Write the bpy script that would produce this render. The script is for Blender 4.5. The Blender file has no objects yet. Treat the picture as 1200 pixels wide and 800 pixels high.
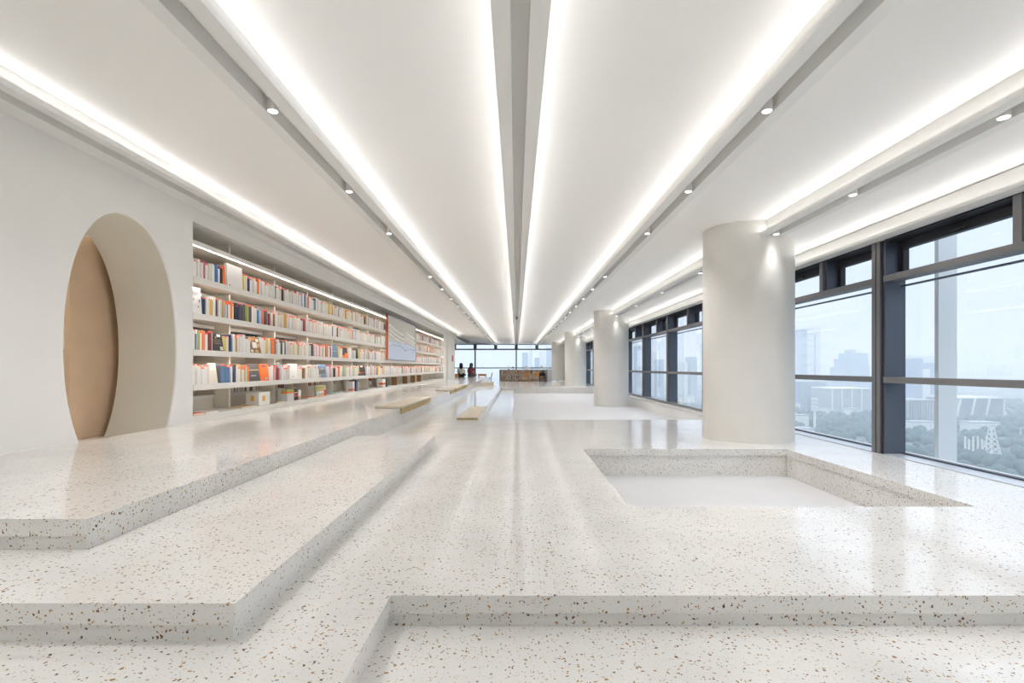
import bpy, bmesh, math, random
from mathutils import Vector, Matrix
R = random.Random(7)
S = bpy.context.scene
COL = S.collection

# ------------------------------------------------------------------ helpers
class MB:
    def __init__(s): s.v=[]; s.f=[]; s.m=[]; s.sm=[]
    def add(s, vs, fs, mi=0, smooth=False):
        b=len(s.v); s.v+= [tuple(p) for p in vs]
        for f in fs: s.f.append([b+i for i in f]); s.m.append(mi); s.sm.append(smooth)
        return s
    def box(s, x0,x1,y0,y1,z0,z1, mi=0, M=None):
        if x0>x1:x0,x1=x1,x0
        if y0>y1:y0,y1=y1,y0
        if z0>z1:z0,z1=z1,z0
        vs=[Vector(p) for p in ((x0,y0,z0),(x1,y0,z0),(x1,y1,z0),(x0,y1,z0),(x0,y0,z1),(x1,y0,z1),(x1,y1,z1),(x0,y1,z1))]
        if M: vs=[M@p for p in vs]
        return s.add(vs,[(0,3,2,1),(4,5,6,7),(0,1,5,4),(1,2,6,5),(2,3,7,6),(3,0,4,7)],mi)
    def cyl(s, c, r, z0, z1, n=24, mi=0, r1=None, caps=True, smooth=True, M=None):
        r1=r if r1 is None else r1
        vs=[];
        for k in range(n):
            a=2*math.pi*k/n; vs.append(Vector((c[0]+r*math.cos(a),c[1]+r*math.sin(a),z0)))
        for k in range(n):
            a=2*math.pi*k/n; vs.append(Vector((c[0]+r1*math.cos(a),c[1]+r1*math.sin(a),z1)))
        if M: vs=[M@p for p in vs]
        s.add(vs,[(k,(k+1)%n,n+(k+1)%n,n+k) for k in range(n)],mi,smooth)
        if caps:
            s.add(vs[:n],[tuple(range(n))[::-1]],mi); s.add(vs[n:],[tuple(range(n))],mi)
        return s
    def tube(s, pts, r, n=8, mi=0):
        pts=[Vector(p) for p in pts]; rings=[]
        for i,p in enumerate(pts):
            d=(pts[min(i+1,len(pts)-1)]-pts[max(i-1,0)]).normalized()
            u=d.cross(Vector((0,0,1)));
            if u.length<1e-3: u=d.cross(Vector((1,0,0)))
            u.normalize(); w=d.cross(u)
            rr=r[i] if isinstance(r,(list,tuple)) else r
            rings.append([p+u*rr*math.cos(2*math.pi*k/n)+w*rr*math.sin(2*math.pi*k/n) for k in range(n)])
        b=[q for g in rings for q in g]; fs=[]
        for i in range(len(rings)-1):
            for k in range(n): fs.append((i*n+k,i*n+(k+1)%n,(i+1)*n+(k+1)%n,(i+1)*n+k))
        s.add(b,fs,mi,True)
        s.add(rings[0],[tuple(range(n))],mi); s.add(rings[-1],[tuple(range(n))[::-1]],mi)
        return s
    def ball(s, c, rx, ry=None, rz=None, n=12, m=8, mi=0):
        ry=rx if ry is None else ry; rz=rx if rz is None else rz
        vs=[(c[0],c[1],c[2]+rz)]
        for j in range(1,m):
            t=math.pi*j/m
            for k in range(n):
                a=2*math.pi*k/n
                vs.append((c[0]+rx*math.sin(t)*math.cos(a),c[1]+ry*math.sin(t)*math.sin(a),c[2]+rz*math.cos(t)))
        vs.append((c[0],c[1],c[2]-rz)); L=len(vs)-1
        fs=[(0,1+k,1+(k+1)%n) for k in range(n)]
        for j in range(m-2):
            for k in range(n): fs.append((1+j*n+k,1+(j+1)*n+k,1+(j+1)*n+(k+1)%n,1+j*n+(k+1)%n))
        o=1+(m-2)*n
        fs+=[(L,o+(k+1)%n,o+k) for k in range(n)]
        return s.add(vs,fs,mi,True)
    def extrude_y(s, prof, y0, y1, mi=0):   # prof: closed polygon of (x,z)
        n=len(prof)
        vs=[(x,y0,z) for x,z in prof]+[(x,y1,z) for x,z in prof]
        fs=[(k,(k+1)%n,n+(k+1)%n,n+k) for k in range(n)]+[tuple(range(n))[::-1],tuple(range(n,2*n))]
        return s.add(vs,fs,mi)
    def build(s, name, mats, parent=None, bevel=0, fix=True):
        me=bpy.data.meshes.new(name)
        off=Vector((0,0,0))
        if parent is not None:
            p=parent
            while p is not None: off+=p.location; p=p.parent
        me.from_pydata([tuple(Vector(v)-off) for v in s.v],[],s.f)
        if not isinstance(mats,(list,tuple)): mats=[mats]
        for m in mats: me.materials.append(m)
        for p,mi,sm in zip(me.polygons,s.m,s.sm): p.material_index=mi; p.use_smooth=sm
        if fix:
            bm=bmesh.new(); bm.from_mesh(me); bmesh.ops.recalc_face_normals(bm,faces=bm.faces); bm.to_mesh(me); bm.free()
        me.update()
        o=bpy.data.objects.new(name,me); COL.objects.link(o)
        if parent is not None: o.parent=parent
        if bevel:
            md=o.modifiers.new('soft_edges','BEVEL'); md.width=bevel; md.segments=2; md.limit_method='ANGLE'; md.angle_limit=math.radians(40)
        return o

def tag(o,label,cat,group=None,kind=None):
    if label: o['label']=label
    if cat: o['category']=cat
    if group: o['group']=group
    if kind: o['kind']=kind
    return o
def thing(name,label,cat,loc=(0,0,0),group=None,kind=None):
    o=bpy.data.objects.new(name,None); COL.objects.link(o); o.location=loc; o.empty_display_size=.1
    return tag(o,label,cat,group,kind)
def struct(o): o['kind']='structure'; return o

ORD=['zeroth','first','second','third','fourth','fifth','sixth','seventh','eighth','ninth','tenth','eleventh','twelfth','thirteenth','fourteenth','fifteenth','sixteenth','seventeenth','eighteenth','nineteenth','twentieth']
def ordw(n):
    if n<=20: return ORD[n]
    t=['','','twenty','thirty','forty','fifty','sixty','seventy','eighty','ninety'][n//10]
    if n%10==0: return t[:-1]+'ieth'
    return t+'-'+ORD[n%10]

# ------------------------------------------------------------------ materials
def lin(c):
    if isinstance(c,str):
        c=[int(c[i:i+2],16)/255 for i in (0,2,4)]
    return tuple((x/12.92 if x<=.04045 else ((x+.055)/1.055)**2.4) for x in c)
def mat(name,c,rough=.6,metal=0,spec=.5,srgb=True,bump=None,mottle=0,mscale=3.0):
    m=bpy.data.materials.new(name); m.use_nodes=True; nt=m.node_tree
    b=nt.nodes['Principled BSDF']; col=lin(c) if srgb else c
    b.inputs['Base Color'].default_value=(*col,1); b.inputs['Roughness'].default_value=rough
    b.inputs['Metallic'].default_value=metal; b.inputs['Specular IOR Level'].default_value=spec
    if mottle:
        g=nt.nodes.new('ShaderNodeNewGeometry'); n=nt.nodes.new('ShaderNodeTexNoise'); n.inputs['Scale'].default_value=mscale; n.inputs['Detail'].default_value=5
        nt.links.new(g.outputs['Position'],n.inputs['Vector'])
        r=nt.nodes.new('ShaderNodeValToRGB'); r.color_ramp.elements[0].position=.3; r.color_ramp.elements[1].position=.7
        r.color_ramp.elements[0].color=(*[x*(1-mottle) for x in col],1); r.color_ramp.elements[1].color=(*[min(1,x*(1+mottle*.5)) for x in col],1)
        nt.links.new(n.outputs['Fac'],r.inputs['Fac']); nt.links.new(r.outputs['Color'],b.inputs['Base Color'])
    if bump:
        g=nt.nodes.new('ShaderNodeNewGeometry'); n=nt.nodes.new('ShaderNodeTexNoise'); n.inputs['Scale'].default_value=bump[0]; n.inputs['Detail'].default_value=4
        nt.links.new(g.outputs['Position'],n.inputs['Vector'])
        bp=nt.nodes.new('ShaderNodeBump'); bp.inputs['Strength'].default_value=bump[1]; bp.inputs['Distance'].default_value=.01
        nt.links.new(n.outputs['Fac'],bp.inputs['Height']); nt.links.new(bp.outputs['Normal'],b.inputs['Normal'])
    return m
def emit(name,c,strength):
    m=bpy.data.materials.new(name); m.use_nodes=True; nt=m.node_tree; nt.nodes.clear()
    e=nt.nodes.new('ShaderNodeEmission'); e.inputs['Color'].default_value=(*c,1); e.inputs['Strength'].default_value=strength
    o=nt.nodes.new('ShaderNodeOutputMaterial'); nt.links.new(e.outputs[0],o.inputs['Surface']); return m

def terrazzo(name):
    m=bpy.data.materials.new(name); m.use_nodes=True; nt=m.node_tree; N=nt.nodes; L=nt.links
    b=N['Principled BSDF']; b.inputs['Roughness'].default_value=.11; b.inputs['Specular IOR Level'].default_value=.5
    g=N.new('ShaderNodeNewGeometry')
    nz=N.new('ShaderNodeTexNoise'); nz.inputs['Scale'].default_value=70; nz.inputs['Detail'].default_value=1
    L.new(g.outputs['Position'],nz.inputs['Vector'])
    sub=N.new('ShaderNodeVectorMath'); sub.operation='SUBTRACT'; sub.inputs[1].default_value=(.5,.5,.5); L.new(nz.outputs['Color'],sub.inputs[0])
    sc=N.new('ShaderNodeVectorMath'); sc.operation='SCALE'; sc.inputs['Scale'].default_value=.022; L.new(sub.outputs[0],sc.inputs[0])
    pos=N.new('ShaderNodeVectorMath'); pos.operation='ADD'; L.new(g.outputs['Position'],pos.inputs[0]); L.new(sc.outputs[0],pos.inputs[1])
    base=N.new('ShaderNodeTexNoise'); base.inputs['Scale'].default_value=2.2; base.inputs['Detail'].default_value=6; L.new(g.outputs['Position'],base.inputs['Vector'])
    br=N.new('ShaderNodeValToRGB'); br.color_ramp.elements[0].position=.3; br.color_ramp.elements[1].position=.72
    br.color_ramp.elements[0].color=(*lin('d9d7d3'),1); br.color_ramp.elements[1].color=(*lin('e4e2de'),1); L.new(base.outputs['Fac'],br.inputs['Fac'])
    cur=br.outputs['Color']
    def layer(scale,prob,lo,hi,stops,strength,cur):
        v=N.new('ShaderNodeTexVoronoi'); v.inputs['Scale'].default_value=scale; v.inputs['Randomness'].default_value=1; L.new(pos.outputs[0],v.inputs['Vector'])
        s=N.new('ShaderNodeSeparateColor'); L.new(v.outputs['Color'],s.inputs[0])
        lt=N.new('ShaderNodeMath'); lt.operation='LESS_THAN'; lt.inputs[1].default_value=prob; L.new(s.outputs[0],lt.inputs[0])
        # size threshold varies by cell
        th=N.new('ShaderNodeMath'); th.operation='MULTIPLY_ADD'; th.inputs[1].default_value=hi-lo; th.inputs[2].default_value=lo; L.new(s.outputs[1],th.inputs[0])
        dl=N.new('ShaderNodeMath'); dl.operation='LESS_THAN'; L.new(v.outputs['Distance'],dl.inputs[0]); L.new(th.outputs[0],dl.inputs[1])
        mm=N.new('ShaderNodeMath'); mm.operation='MULTIPLY'; L.new(lt.outputs[0],mm.inputs[0]); L.new(dl.outputs[0],mm.inputs[1])
        m2=N.new('ShaderNodeMath'); m2.operation='MULTIPLY'; m2.inputs[1].default_value=strength; L.new(mm.outputs[0],m2.inputs[0])
        r=N.new('ShaderNodeValToRGB'); r.color_ramp.interpolation='CONSTANT'
        el=r.color_ramp.elements
        for i,(p,c) in enumerate(stops):
            e=el[i] if i<2 else el.new(p); e.position=p; e.color=(*lin(c),1)
        L.new(s.outputs[2],r.inputs['Fac'])
        mx=N.new('ShaderNodeMix'); mx.data_type='RGBA'; L.new(m2.outputs[0],mx.inputs['Factor']); L.new(cur,mx.inputs['A']); L.new(r.outputs['Color'],mx.inputs['B'])
        return mx.outputs['Result']
    cur=layer(115,.42,.12,.36,[(0,'c9bda6'),(.4,'b9a888'),(.7,'cfc8bc'),(.88,'a08a66')],.8,cur)
    cur=layer(71,.44,.16,.38,[(0,'9c7434'),(.3,'7d5526'),(.55,'ab8850'),(.72,'684624'),(.9,'514034')],.95,cur)
    L.new(cur,b.inputs['Base Color'])
    return m

T=terrazzo('terrazzo')
WALL=mat('limewash_wall','e8e6e2',.9,spec=.2,mottle=.025,mscale=1.6,bump=(9,.03))
CEIL=mat('ceiling_paint','f2f0ed',.95,spec=.1)
BEAMW=mat('beam_paint','e6e5e2',.9,spec=.15)
COLM=mat('column_plaster','e2dfd9',.85,spec=.2,mottle=.03,mscale=2.5,bump=(14,.03))
PITF=mat('pale_microcement','cccbcb',.5,spec=.3,mottle=.03,mscale=3)
SHELFW=mat('shelf_white','e8e4dd',.55,spec=.3)
SHELFB=mat('shelf_beige','e4ddd0',.7,spec=.2)
WOOD=mat('plywood_panel','d2b699',.6,spec=.3,mottle=.06,mscale=5)
ALU=mat('bronze_aluminium','838284',.4,metal=.5)
ALUD=mat('dark_aluminium','5d6470',.5,metal=.45)
ALUK=mat('near_black_aluminium','34363c',.5,metal=.3)
ALUL=mat('pale_aluminium','c8ccd2',.35,metal=.4)
PADM=mat('beige_felt_pad','cec5b4',.95,spec=.1,bump=(220,.2))
PADE=mat('beige_felt_edge','b8a47c',.95,spec=.1)
BLACK=mat('black_matte','1d1c1e',.6)
WHITE=mat('white_matte','efece7',.6)
LED=emit('cove_led',(.985,.985,1.0),12.5)
LEDS2=emit('shelf_led_hidden',(1,.95,.88),34)
LEDS=emit('shelf_led',(1,.93,.84),14.0)
LEDB=emit('cove_led_side',(.985,.985,1.0),16)
LENS=emit('spot_lens',(1,.98,.95),4)

def glass_mat():
    m=bpy.data.materials.new('window_glass'); m.use_nodes=True; nt=m.node_tree; N=nt.nodes; L=nt.links; N.clear()
    t=N.new('ShaderNodeBsdfTransparent'); t.inputs[0].default_value=(.90,.935,.965,1)
    gl=N.new('ShaderNodeBsdfGlossy'); gl.inputs['Roughness'].default_value=.0
    lw=N.new('ShaderNodeLayerWeight'); lw.inputs['Blend'].default_value=.5
    pw=N.new('ShaderNodeMath'); pw.operation='POWER'; pw.inputs[1].default_value=5; L.new(lw.outputs['Facing'],pw.inputs[0])
    f=N.new('ShaderNodeMath'); f.operation='MULTIPLY_ADD'; f.inputs[1].default_value=.9; f.inputs[2].default_value=.06; L.new(pw.outputs[0],f.inputs[0])
    mx=N.new('ShaderNodeMixShader'); o=N.new('ShaderNodeOutputMaterial')
    L.new(f.outputs[0],mx.inputs[0]); L.new(t.outputs[0],mx.inputs[1]); L.new(gl.outputs[0],mx.inputs[2]); L.new(mx.outputs[0],o.inputs['Surface'])
    return m
GLASS=glass_mat()

# ------------------------------------------------------------------ floors
XW=-3.72; XR=3.80; YB=-5.0; YF=40.0
def slab(name,xs,ys,filled,zt,zb,m,lip=.072,rec=.016,parent=None):
    """rectilinear slab with a nosing lip over a slightly recessed riser"""
    xs=sorted(xs); ys=sorted(ys); b=MB()
    F=lambda i,j: 0<=i<len(xs)-1 and 0<=j<len(ys)-1 and filled((xs[i]+xs[i+1])/2,(ys[j]+ys[j+1])/2)
    zl=zt-lip
    for i in range(len(xs)-1):
        for j in range(len(ys)-1):
            if not F(i,j): continue
            x0,x1,y0,y1=xs[i],xs[i+1],ys[j],ys[j+1]
            b.add([(x0,y0,zt),(x1,y0,zt),(x1,y1,zt),(x0,y1,zt)],[(0,1,2,3)])
            for di,dj,a,c,nx,ny in ((-1,0,(x0,y1),(x0,y0),-1,0),(1,0,(x1,y0),(x1,y1),1,0),(0,-1,(x0,y0),(x1,y0),0,-1),(0,1,(x1,y1),(x0,y1),0,1)):
                if F(i+di,j+dj): continue
                b.add([(*a,zl),(*c,zl),(*c,zt),(*a,zt)],[(0,1,2,3)])
                ex=Vector((c[0]-a[0],c[1]-a[1])).normalized(); ei,ej=round(ex.x),round(ex.y)
                def end(p,s_):
                    n1=F(i+s_*ei,j+s_*ej); n2=F(i+di+s_*ei,j+dj+s_*ej)
                    k=0 if (n1 and not n2) else (rec if n1 else -rec)
                    return (p[0]-nx*rec+s_*ex.x*k,p[1]-ny*rec+s_*ex.y*k)
                a2=end(a,-1); c2=end(c,1)
                b.add([(*a,zl),(*c,zl),(*c2,zl),(*a2,zl)],[(3,2,1,0)])
                b.add([(*a2,zb),(*c2,zb),(*c2,zl),(*a2,zl)],[(0,1,2,3)])
    return b.build(name,m,parent,fix=False)

FGX,FGY=-.496,2.022
P2=(.735,2.975,3.313,5.654)
PF=(-.685,3.68,8.84,23.7)
BX=-.08
def main_filled(x,y):
    if FGX<x<3.0 and y<FGY: return False
    if P2[0]<x<P2[1] and P2[2]<y<P2[3]: return False
    if PF[0]<x<PF[1] and PF[2]<y<PF[3]: return False
    if x<XW and y<31: return False
    return True
struct(slab('floor',[-8,XW,FGX,3.0,4.05,P2[0],P2[1],PF[0],PF[1]],[YB,FGY,P2[2],P2[3],PF[2],PF[3],31,32.8],main_filled,0,-.40,T))
struct(MB().box(FGX-.05,3.05,YB,FGY+.05,-.30,-.125).build('floor',T))
struct(MB().box(P2[0]-.05,P2[1]+.05,P2[2]-.05,P2[3]+.05,-.36,-.295).build('floor',PITF))
struct(MB().box(PF[0]-.05,BX,PF[2]-.05,PF[3]+.05,-.36,-.14).build('floor',T))
struct(MB().box(BX,PF[1]+.05,PF[2]-.05,PF[3]+.05,-.36,-.29).build('floor',PITF))
struct(MB().box(-8,4.05,32.7,YF+.4,-.40,-.285).build('floor',PITF))
# stepped terrazzo platforms
UZ,MZ=.265,.132
UX,MX=-1.80,-.916
struct(slab('floor_upper_platform',[-8,-4.46,XW,UX,-2.7],[2.147,5.87,26.28,31,34.9],
      lambda x,y:(x>XW) if y<31 and not (5.87<y<26.28) else (x>-4.46 if y<31 else x<UX),UZ,0,T))
struct(slab('floor_middle_platform',[XW,MX],[1.669,5.75],lambda x,y:True,MZ,0,T))

# ------------------------------------------------------------------ left wall with arch
f=600.
def proj_wall(px,py,X=XW):
    Y=f*(-X)/(605-px); return (Y,.9+(430.5-py)*Y/f)
rightpx=[(134,249),(152,253.5),(168.7,263.5),(185,290.7),(195.8,318),(203,352),(206.7,385),(207.4,414),(206,443),(203,472),(197.6,499)]
leftpx=[(134,249),(114,260),(96,278),(85,305),(80,334),(77,367),(75.6,406.6),(76.3,435.6),(80,468),(87,497),(93,516)]
rp=[proj_wall(*p) for p in rightpx]; lp=[proj_wall(*p) for p in leftpx]
ztop=max(p[1] for p in rp+lp)+.004
# fit smooth superellipse-like outline: sample half widths by z with spline interpolation
def interp(pts,z):
    pts=sorted(pts,key=lambda p:p[1])
    if z<=pts[0][1]: 
        (a,b)=pts[0],pts[1]; t=(z-a[1])/(b[1]-a[1]); return a[0]+(b[0]-a[0])*t
    for a,b in zip(pts,pts[1:]):
        if a[1]<=z<=b[1]:
            t=(z-a[1])/max(1e-6,b[1]-a[1]); return a[0]+(b[0]-a[0])*t
    return pts[-1][0]
zc,zr=1.05,1.303
yc=4.905
def arch_half(z,side):
    # ellipse fitted to the measured outline, the lower part pinched in like the photo
    pts=lp if side<0 else rp
    return abs(interp(pts,z)-yc)
fit=[]
for side in (-1,1):
    a=max(abs(p[0]-yc) for p in (lp if side<0 else rp))
    fit.append(a)
aL,aR=fit
def outline(n=56,grow=0,zbase=.17):
    """closed-top outline from left base over the apex to right base: list of (Y,z)"""
    out=[]
    t0=math.acos(max(-1,min(1,(zbase-zc)/1.27)))
    for k in range(n+1):
        t=-t0+2*t0*k/n
        a=(aL if t<0 else aR)
        ca=math.cos(t); sa=math.sin(t)
        if ca>0:
            p=2/2.2; z=zc+zr*abs(ca)**p; y=yc+a*(abs(sa)**p)*(1 if sa>0 else -1)
        else:
            z=zc+1.27*ca; y=yc+a*sa
        out.append((y+grow*math.sin(t),z+grow*ca))
    return out
OUT=outline()
D=.65
def wall_with_arch():
    b=MB(); Y0,Y1=YB,5.89; Z0,Z1=-.05,2.95
    g=.018
    ring0=outline(grow=g); ring1=[(y,z) for y,z in OUT]; xs=[XW,XW-.006,XW-.018,XW-D+.01,XW-D]
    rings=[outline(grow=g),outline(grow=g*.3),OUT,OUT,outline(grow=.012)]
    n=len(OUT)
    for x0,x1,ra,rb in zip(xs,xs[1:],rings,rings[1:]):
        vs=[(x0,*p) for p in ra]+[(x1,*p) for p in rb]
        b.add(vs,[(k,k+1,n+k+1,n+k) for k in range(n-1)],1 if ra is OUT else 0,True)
    for x,r in ((XW,rings[0]),(XW-D,rings[-1])):
        top=max(range(n),key=lambda k:r[k][1])
        for k in range(n-1):
            (ya,za),(yb,zb)=r[k],r[k+1]
            ye=Y0 if k<top else Y1
            if abs(za-zb)>1e-6:
                b.add([(x,ye,za),(x,ya,za),(x,yb,zb),(x,ye,zb)],[(0,1,2,3)])
        zt=r[top][1]
        b.add([(x,Y0,zt),(x,Y1,zt),(x,Y1,Z1),(x,Y0,Z1)],[(0,1,2,3)])
        b.add([(x,Y0,Z0),(x,r[0][0],Z0),(x,r[0][0],r[0][1]),(x,Y0,r[0][1])],[(0,1,2,3)])
        b.add([(x,r[-1][0],Z0),(x,Y1,Z0),(x,Y1,r[-1][1]),(x,r[-1][0],r[-1][1])],[(0,1,2,3)])
    b.add([(XW,Y1,Z0),(XW-D,Y1,Z0),(XW-D,Y1,Z1),(XW,Y1,Z1)],[(0,1,2,3)])
    return struct(b.build('wall_left',[WALL,mat('shade_tinted_reveal','d8d3c8',.9,spec=.15,mottle=.03,mscale=2)]))  # arch reveal coloured darker than the wall, its dimmer light painted in
wall_with_arch()
NZ=2.583; NB=-4.46
struct(MB().box(XW-.74,XW,5.89,26.26,NZ,2.95).build('wall_left',WALL))        # header over bookshelf
struct(MB().box(XW-.74,XW,26.26,27.2,-.05,2.95).box(XW-.74,XW,28.0,31,-.05,2.95).box(XW-.74,XW,27.2,28.0,2.5,2.95).box(XW-.74,XW-.25,27.2,28.0,-.05,2.5).build('wall_left',WALL))
struct(MB().box(NB-.05,NB,5.87,26.28,0,2.95).build('wall_left',SHELFB))
# room beyond the arch
struct(MB().box(-7.0,XW-.03,1.5,5.86,.02,.17).box(-7.0,-4.52,5.86,7.6,.02,.17).build('floor',T))
struct(MB().box(-7.05,-6.95,1.5,7.6,0,2.9).box(-7,XW-D,1.45,1.5,0,2.9).box(-7,-4.55,7.6,7.65,0,2.9).box(-4.51,-4.5,5.87,7.65,0,2.9).build('wall_passage',WALL))
struct(MB().box(-7.05,XW-D,1.45,7.65,2.55,2.6).build('ceiling',CEIL))
wp=MB().box(-4.50,-4.45,5.10,5.86,.172,2.258).build('wood_panel',WOOD)
tag(wp,'tan plywood panel standing inside the arched passage','panel')
bs=thing('bookcase','white bookcase glimpsed past the wood panel inside the arch','bookcase',(-6.1,6.9,.17))
b=MB()
for z in (.3,.72,1.14,1.56,1.98,2.4): b.box(-6.4,-6.0,6.3,7.5,z,z+.04)
b.build('shelf',SHELFW,bs)
MB().box(-6.42,-6.4,6.3,7.5,.17,2.44).build('back_panel',SHELFB,bs)
for y in (6.3,6.9,7.46): MB().box(-6.4,-6.0,y,y+.04,.17,2.44).build('upright',SHELFW,bs)

# rest of shell
struct(MB().box(-8.1,4.3,YB-.1,YB,-.5,3.2).build('wall_back',WALL))
struct(MB().box(-8.1,-8.0,31,YF,-.5,3.1).box(-8.1,XW-.74,30.9,31,-.5,3.1).build('wall_far_side',WALL))
struct(MB().box(-8.2,4.4,YB-.1,YF+.5,2.98,3.15).build('ceiling',CEIL))
struct(MB().box(3.8,4.05,28.0,YF,-.5,2.98).build('wall_right',WALL))
struct(MB().box(3.8,4.05,YB,28.0,2.22,2.98).build('wall_right',WALL))
struct(MB().box(3.69,4.2,PF[2],28.0,-.5,-.03).box(3.78,4.2,YB,PF[2],-.5,-.002).build('wall_right',WALL))
struct(MB().box(-8,4.05,YF,YF+.3,2.70,3.0).box(-8,4.05,YF-.0,YF+.3,-.5,-.25).build('wall_far',WALL))

# ------------------------------------------------------------------ ceiling panels and beams
E=.9
def zH(h): return E+h
def panel(x0,h0,x1,h1,y0=YB,y1=YF,th=.02):
    return struct(MB().extrude_y([(x0,zH(h0)),(x1,zH(h1)),(x1,zH(h1)+th),(x0,zH(h0)+th)],y0,y1).build('ceiling',CEIL))
HB=1.76
L0=dict(xa=XW,g0=-3.556,g1=-3.448,xb=-3.361,h=1.855)
L1=dict(xa=-1.809,g0=-1.717,g1=-1.611,xb=-1.513,h=HB)
CC=dict(xa=-.1247,g0=-.0286,g1=.0695,xb=.1676,h=HB)
R1=dict(xa=1.566,g0=1.662,g1=1.766,xb=1.856,h=HB)
R2=dict(xa=2.875,g0=2.957,g1=3.078,xb=3.164,h=1.55)
panel(-3.66,2.05,-1.80,1.785)
panel(-1.62,1.945,0.0,1.945); panel(0.0,1.945,1.67,1.945)
panel(1.845,1.772,2.98,1.735)
panel(3.155,1.575,3.85,1.50)
panel(-8.0,1.83,-3.74,1.83,31,YF)
def beam(nm,B,coves,y0,y1,lip=.043,desc=None,led=True):
    LEDM=LEDB if B in (L0,R2) else LED
    h=zH(B['h']); gd=.105; t=.012
    b=MB()
    xa,g0,g1,xb=B['xa'],B['g0'],B['g1'],B['xb']
    b.box(xa,g0,y0,y1,h,h+t); b.box(g1,xb,y0,y1,h,h+t)
    b.box(g0-t,g0,y0,y1,h+t,h+(.195 if 'L' in coves else gd+t)); b.box(g1,g1+t,y0,y1,h+t,h+(.195 if 'R' in coves else gd+t)); b.box(g0,g1,y0,y1,h+gd,h+gd+t)
    if 'L' in coves: b.box(xa,xa+t,y0,y1,h+t,h+lip)
    if 'R' in coves: b.box(xb-t,xb,y0,y1,h+t,h+lip)
    o=struct(b.build(nm,BEAMW))
    if led:
        for c in coves:
            x=(g0-t-.002) if c=='L' else (g1+t+.002)
            m=MB(); n=max(1,int((y1-y0)/1.5)); d=(y1-y0)/n; za,zb_=h+lip-.004,h+lip+.016
            for k in range(n):
                q=[(x,y0+k*d,za),(x,y0+(k+1)*d,za),(x,y0+(k+1)*d,zb_),(x,y0+k*d,zb_)]
                m.add(q,[(0,1,2,3)])
            s=m.build('led_strip',LEDM,o,fix=False)
    return o
beam('trim_1',L0,'R',YB,31); beam('trim_2',L1,'R',YB,YF); beam('trim_3',CC,'LR',YB,YF); beam('trim_4',R1,'L',YB,YF)
COLX,COLR=2.96,.537; COLY=[6.56,16.0,25.6,35.2]
segs=[YB]+[y for c in COLY for y in (c-.50,c+.50)]+[YF]
for k in range(0,len(segs),2): beam('trim_%d'%(5+k//2),R2,'L',segs[k],segs[k+1])
R3H=1.32
b=MB().box(3.752,3.80,YB,28,zH(R3H)+.012,zH(1.50)).box(3.665,3.82,YB,28,zH(R3H),zH(R3H)+.012).box(3.665,3.677,YB,28,zH(R3H)+.012,zH(1.355))
o=struct(b.build('trim_10',BEAMW))
m=MB()
for k in range(22):
    ya=YB+k*1.5; m.add([(3.75,ya,zH(1.355)-.004),(3.75,ya+1.5,zH(1.355)-.004),(3.75,ya+1.5,zH(1.355)+.016),(3.75,ya,zH(1.355)+.016)],[(0,1,2,3)])
m.build('led_strip',LEDB,o,fix=False)

for k,y in enumerate(COLY):
    b=MB().cyl((COLX,y),COLR,-.30 if k==1 else -.001,zH(1.80),64)
    tag(struct(b.build('column',COLM)),['round white column beside the sunken square, nearest one','round white column standing on the sunken floor','round white column behind the sunken floor','farthest round white column by the low bookcase'][k],'column')

# ------------------------------------------------------------------ spotlights in the beam grooves
spot_proto=None
def spot(x,y,h,label,group,power=0,wide=125,blend=1.0,tilt=0):
    global spot_proto
    z=zH(h)
    if spot_proto is None:
        t=thing('spotlight',None,None,(0,0,0)); 
        MB().cyl((0,0),.036,.006,.085,20,caps=True).build('body',WHITE,t)
        MB().cyl((0,0),.030,.003,.006,20).build('lens',LENS,t)
        spot_proto=t
    else:
        t=spot_proto.copy(); COL.objects.link(t)
        for ch in spot_proto.children:
            c=ch.copy(); COL.objects.link(c); c.parent=t
    t.location=(x,y,z); tag(t,label,'spotlight',group)
    if power:
        ld=bpy.data.lights.new('spot_beam','SPOT'); ld.energy=power; ld.spot_size=math.radians(wide); ld.spot_blend=blend; ld.shadow_soft_size=.06; ld.color=(.985,.985,1)
        lo=bpy.data.objects.new('spot_beam',ld); COL.objects.link(lo); lo.location=(x,y,z-.005); lo.rotation_euler=(0,tilt,0)
SP=50
ys=[3.5-1.6*3,3.5-1.6*2,3.5-1.6]+[3.5+1.6*k for k in range(22) if k!=3]
for i,y in enumerate(ys):
    spot(-1.664,y,1.745,'white spotlight in beam groove on the bookshelf side, %s from the near end'%ordw(i+1),'spotlights in the bookshelf side beam',SP*.95,130,1.0,.3)
for i,y in enumerate(ys):
    spot(1.714,y,1.745,'white spotlight in beam groove on the column side, %s from the near end'%ordw(i+1),'spotlights in the column side beam',SP)
for i,(y,w) in enumerate([(3.17,0),(4.59,0),(5.945,17),(8.4,0),(10.6,0),(12.9,0),(15.385,17),(18.3,0),(20.6,0),(22.9,0),(24.985,17)]):
    spot(3.018,y,1.54,'white spotlight in the beam that runs into the columns, %s from the near end'%ordw(i+1),'spotlights in the beam between the columns',w or SP,64 if w>12 else 125,1)
tag(MB().box(.003,.037,18.8,19.0,zH(1.79),zH(1.868)).build('ceiling_sensor',mat('sensor_grey','6d6a60',.6)),'small dark grey sensor inside the central beam groove','sensor')

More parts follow.
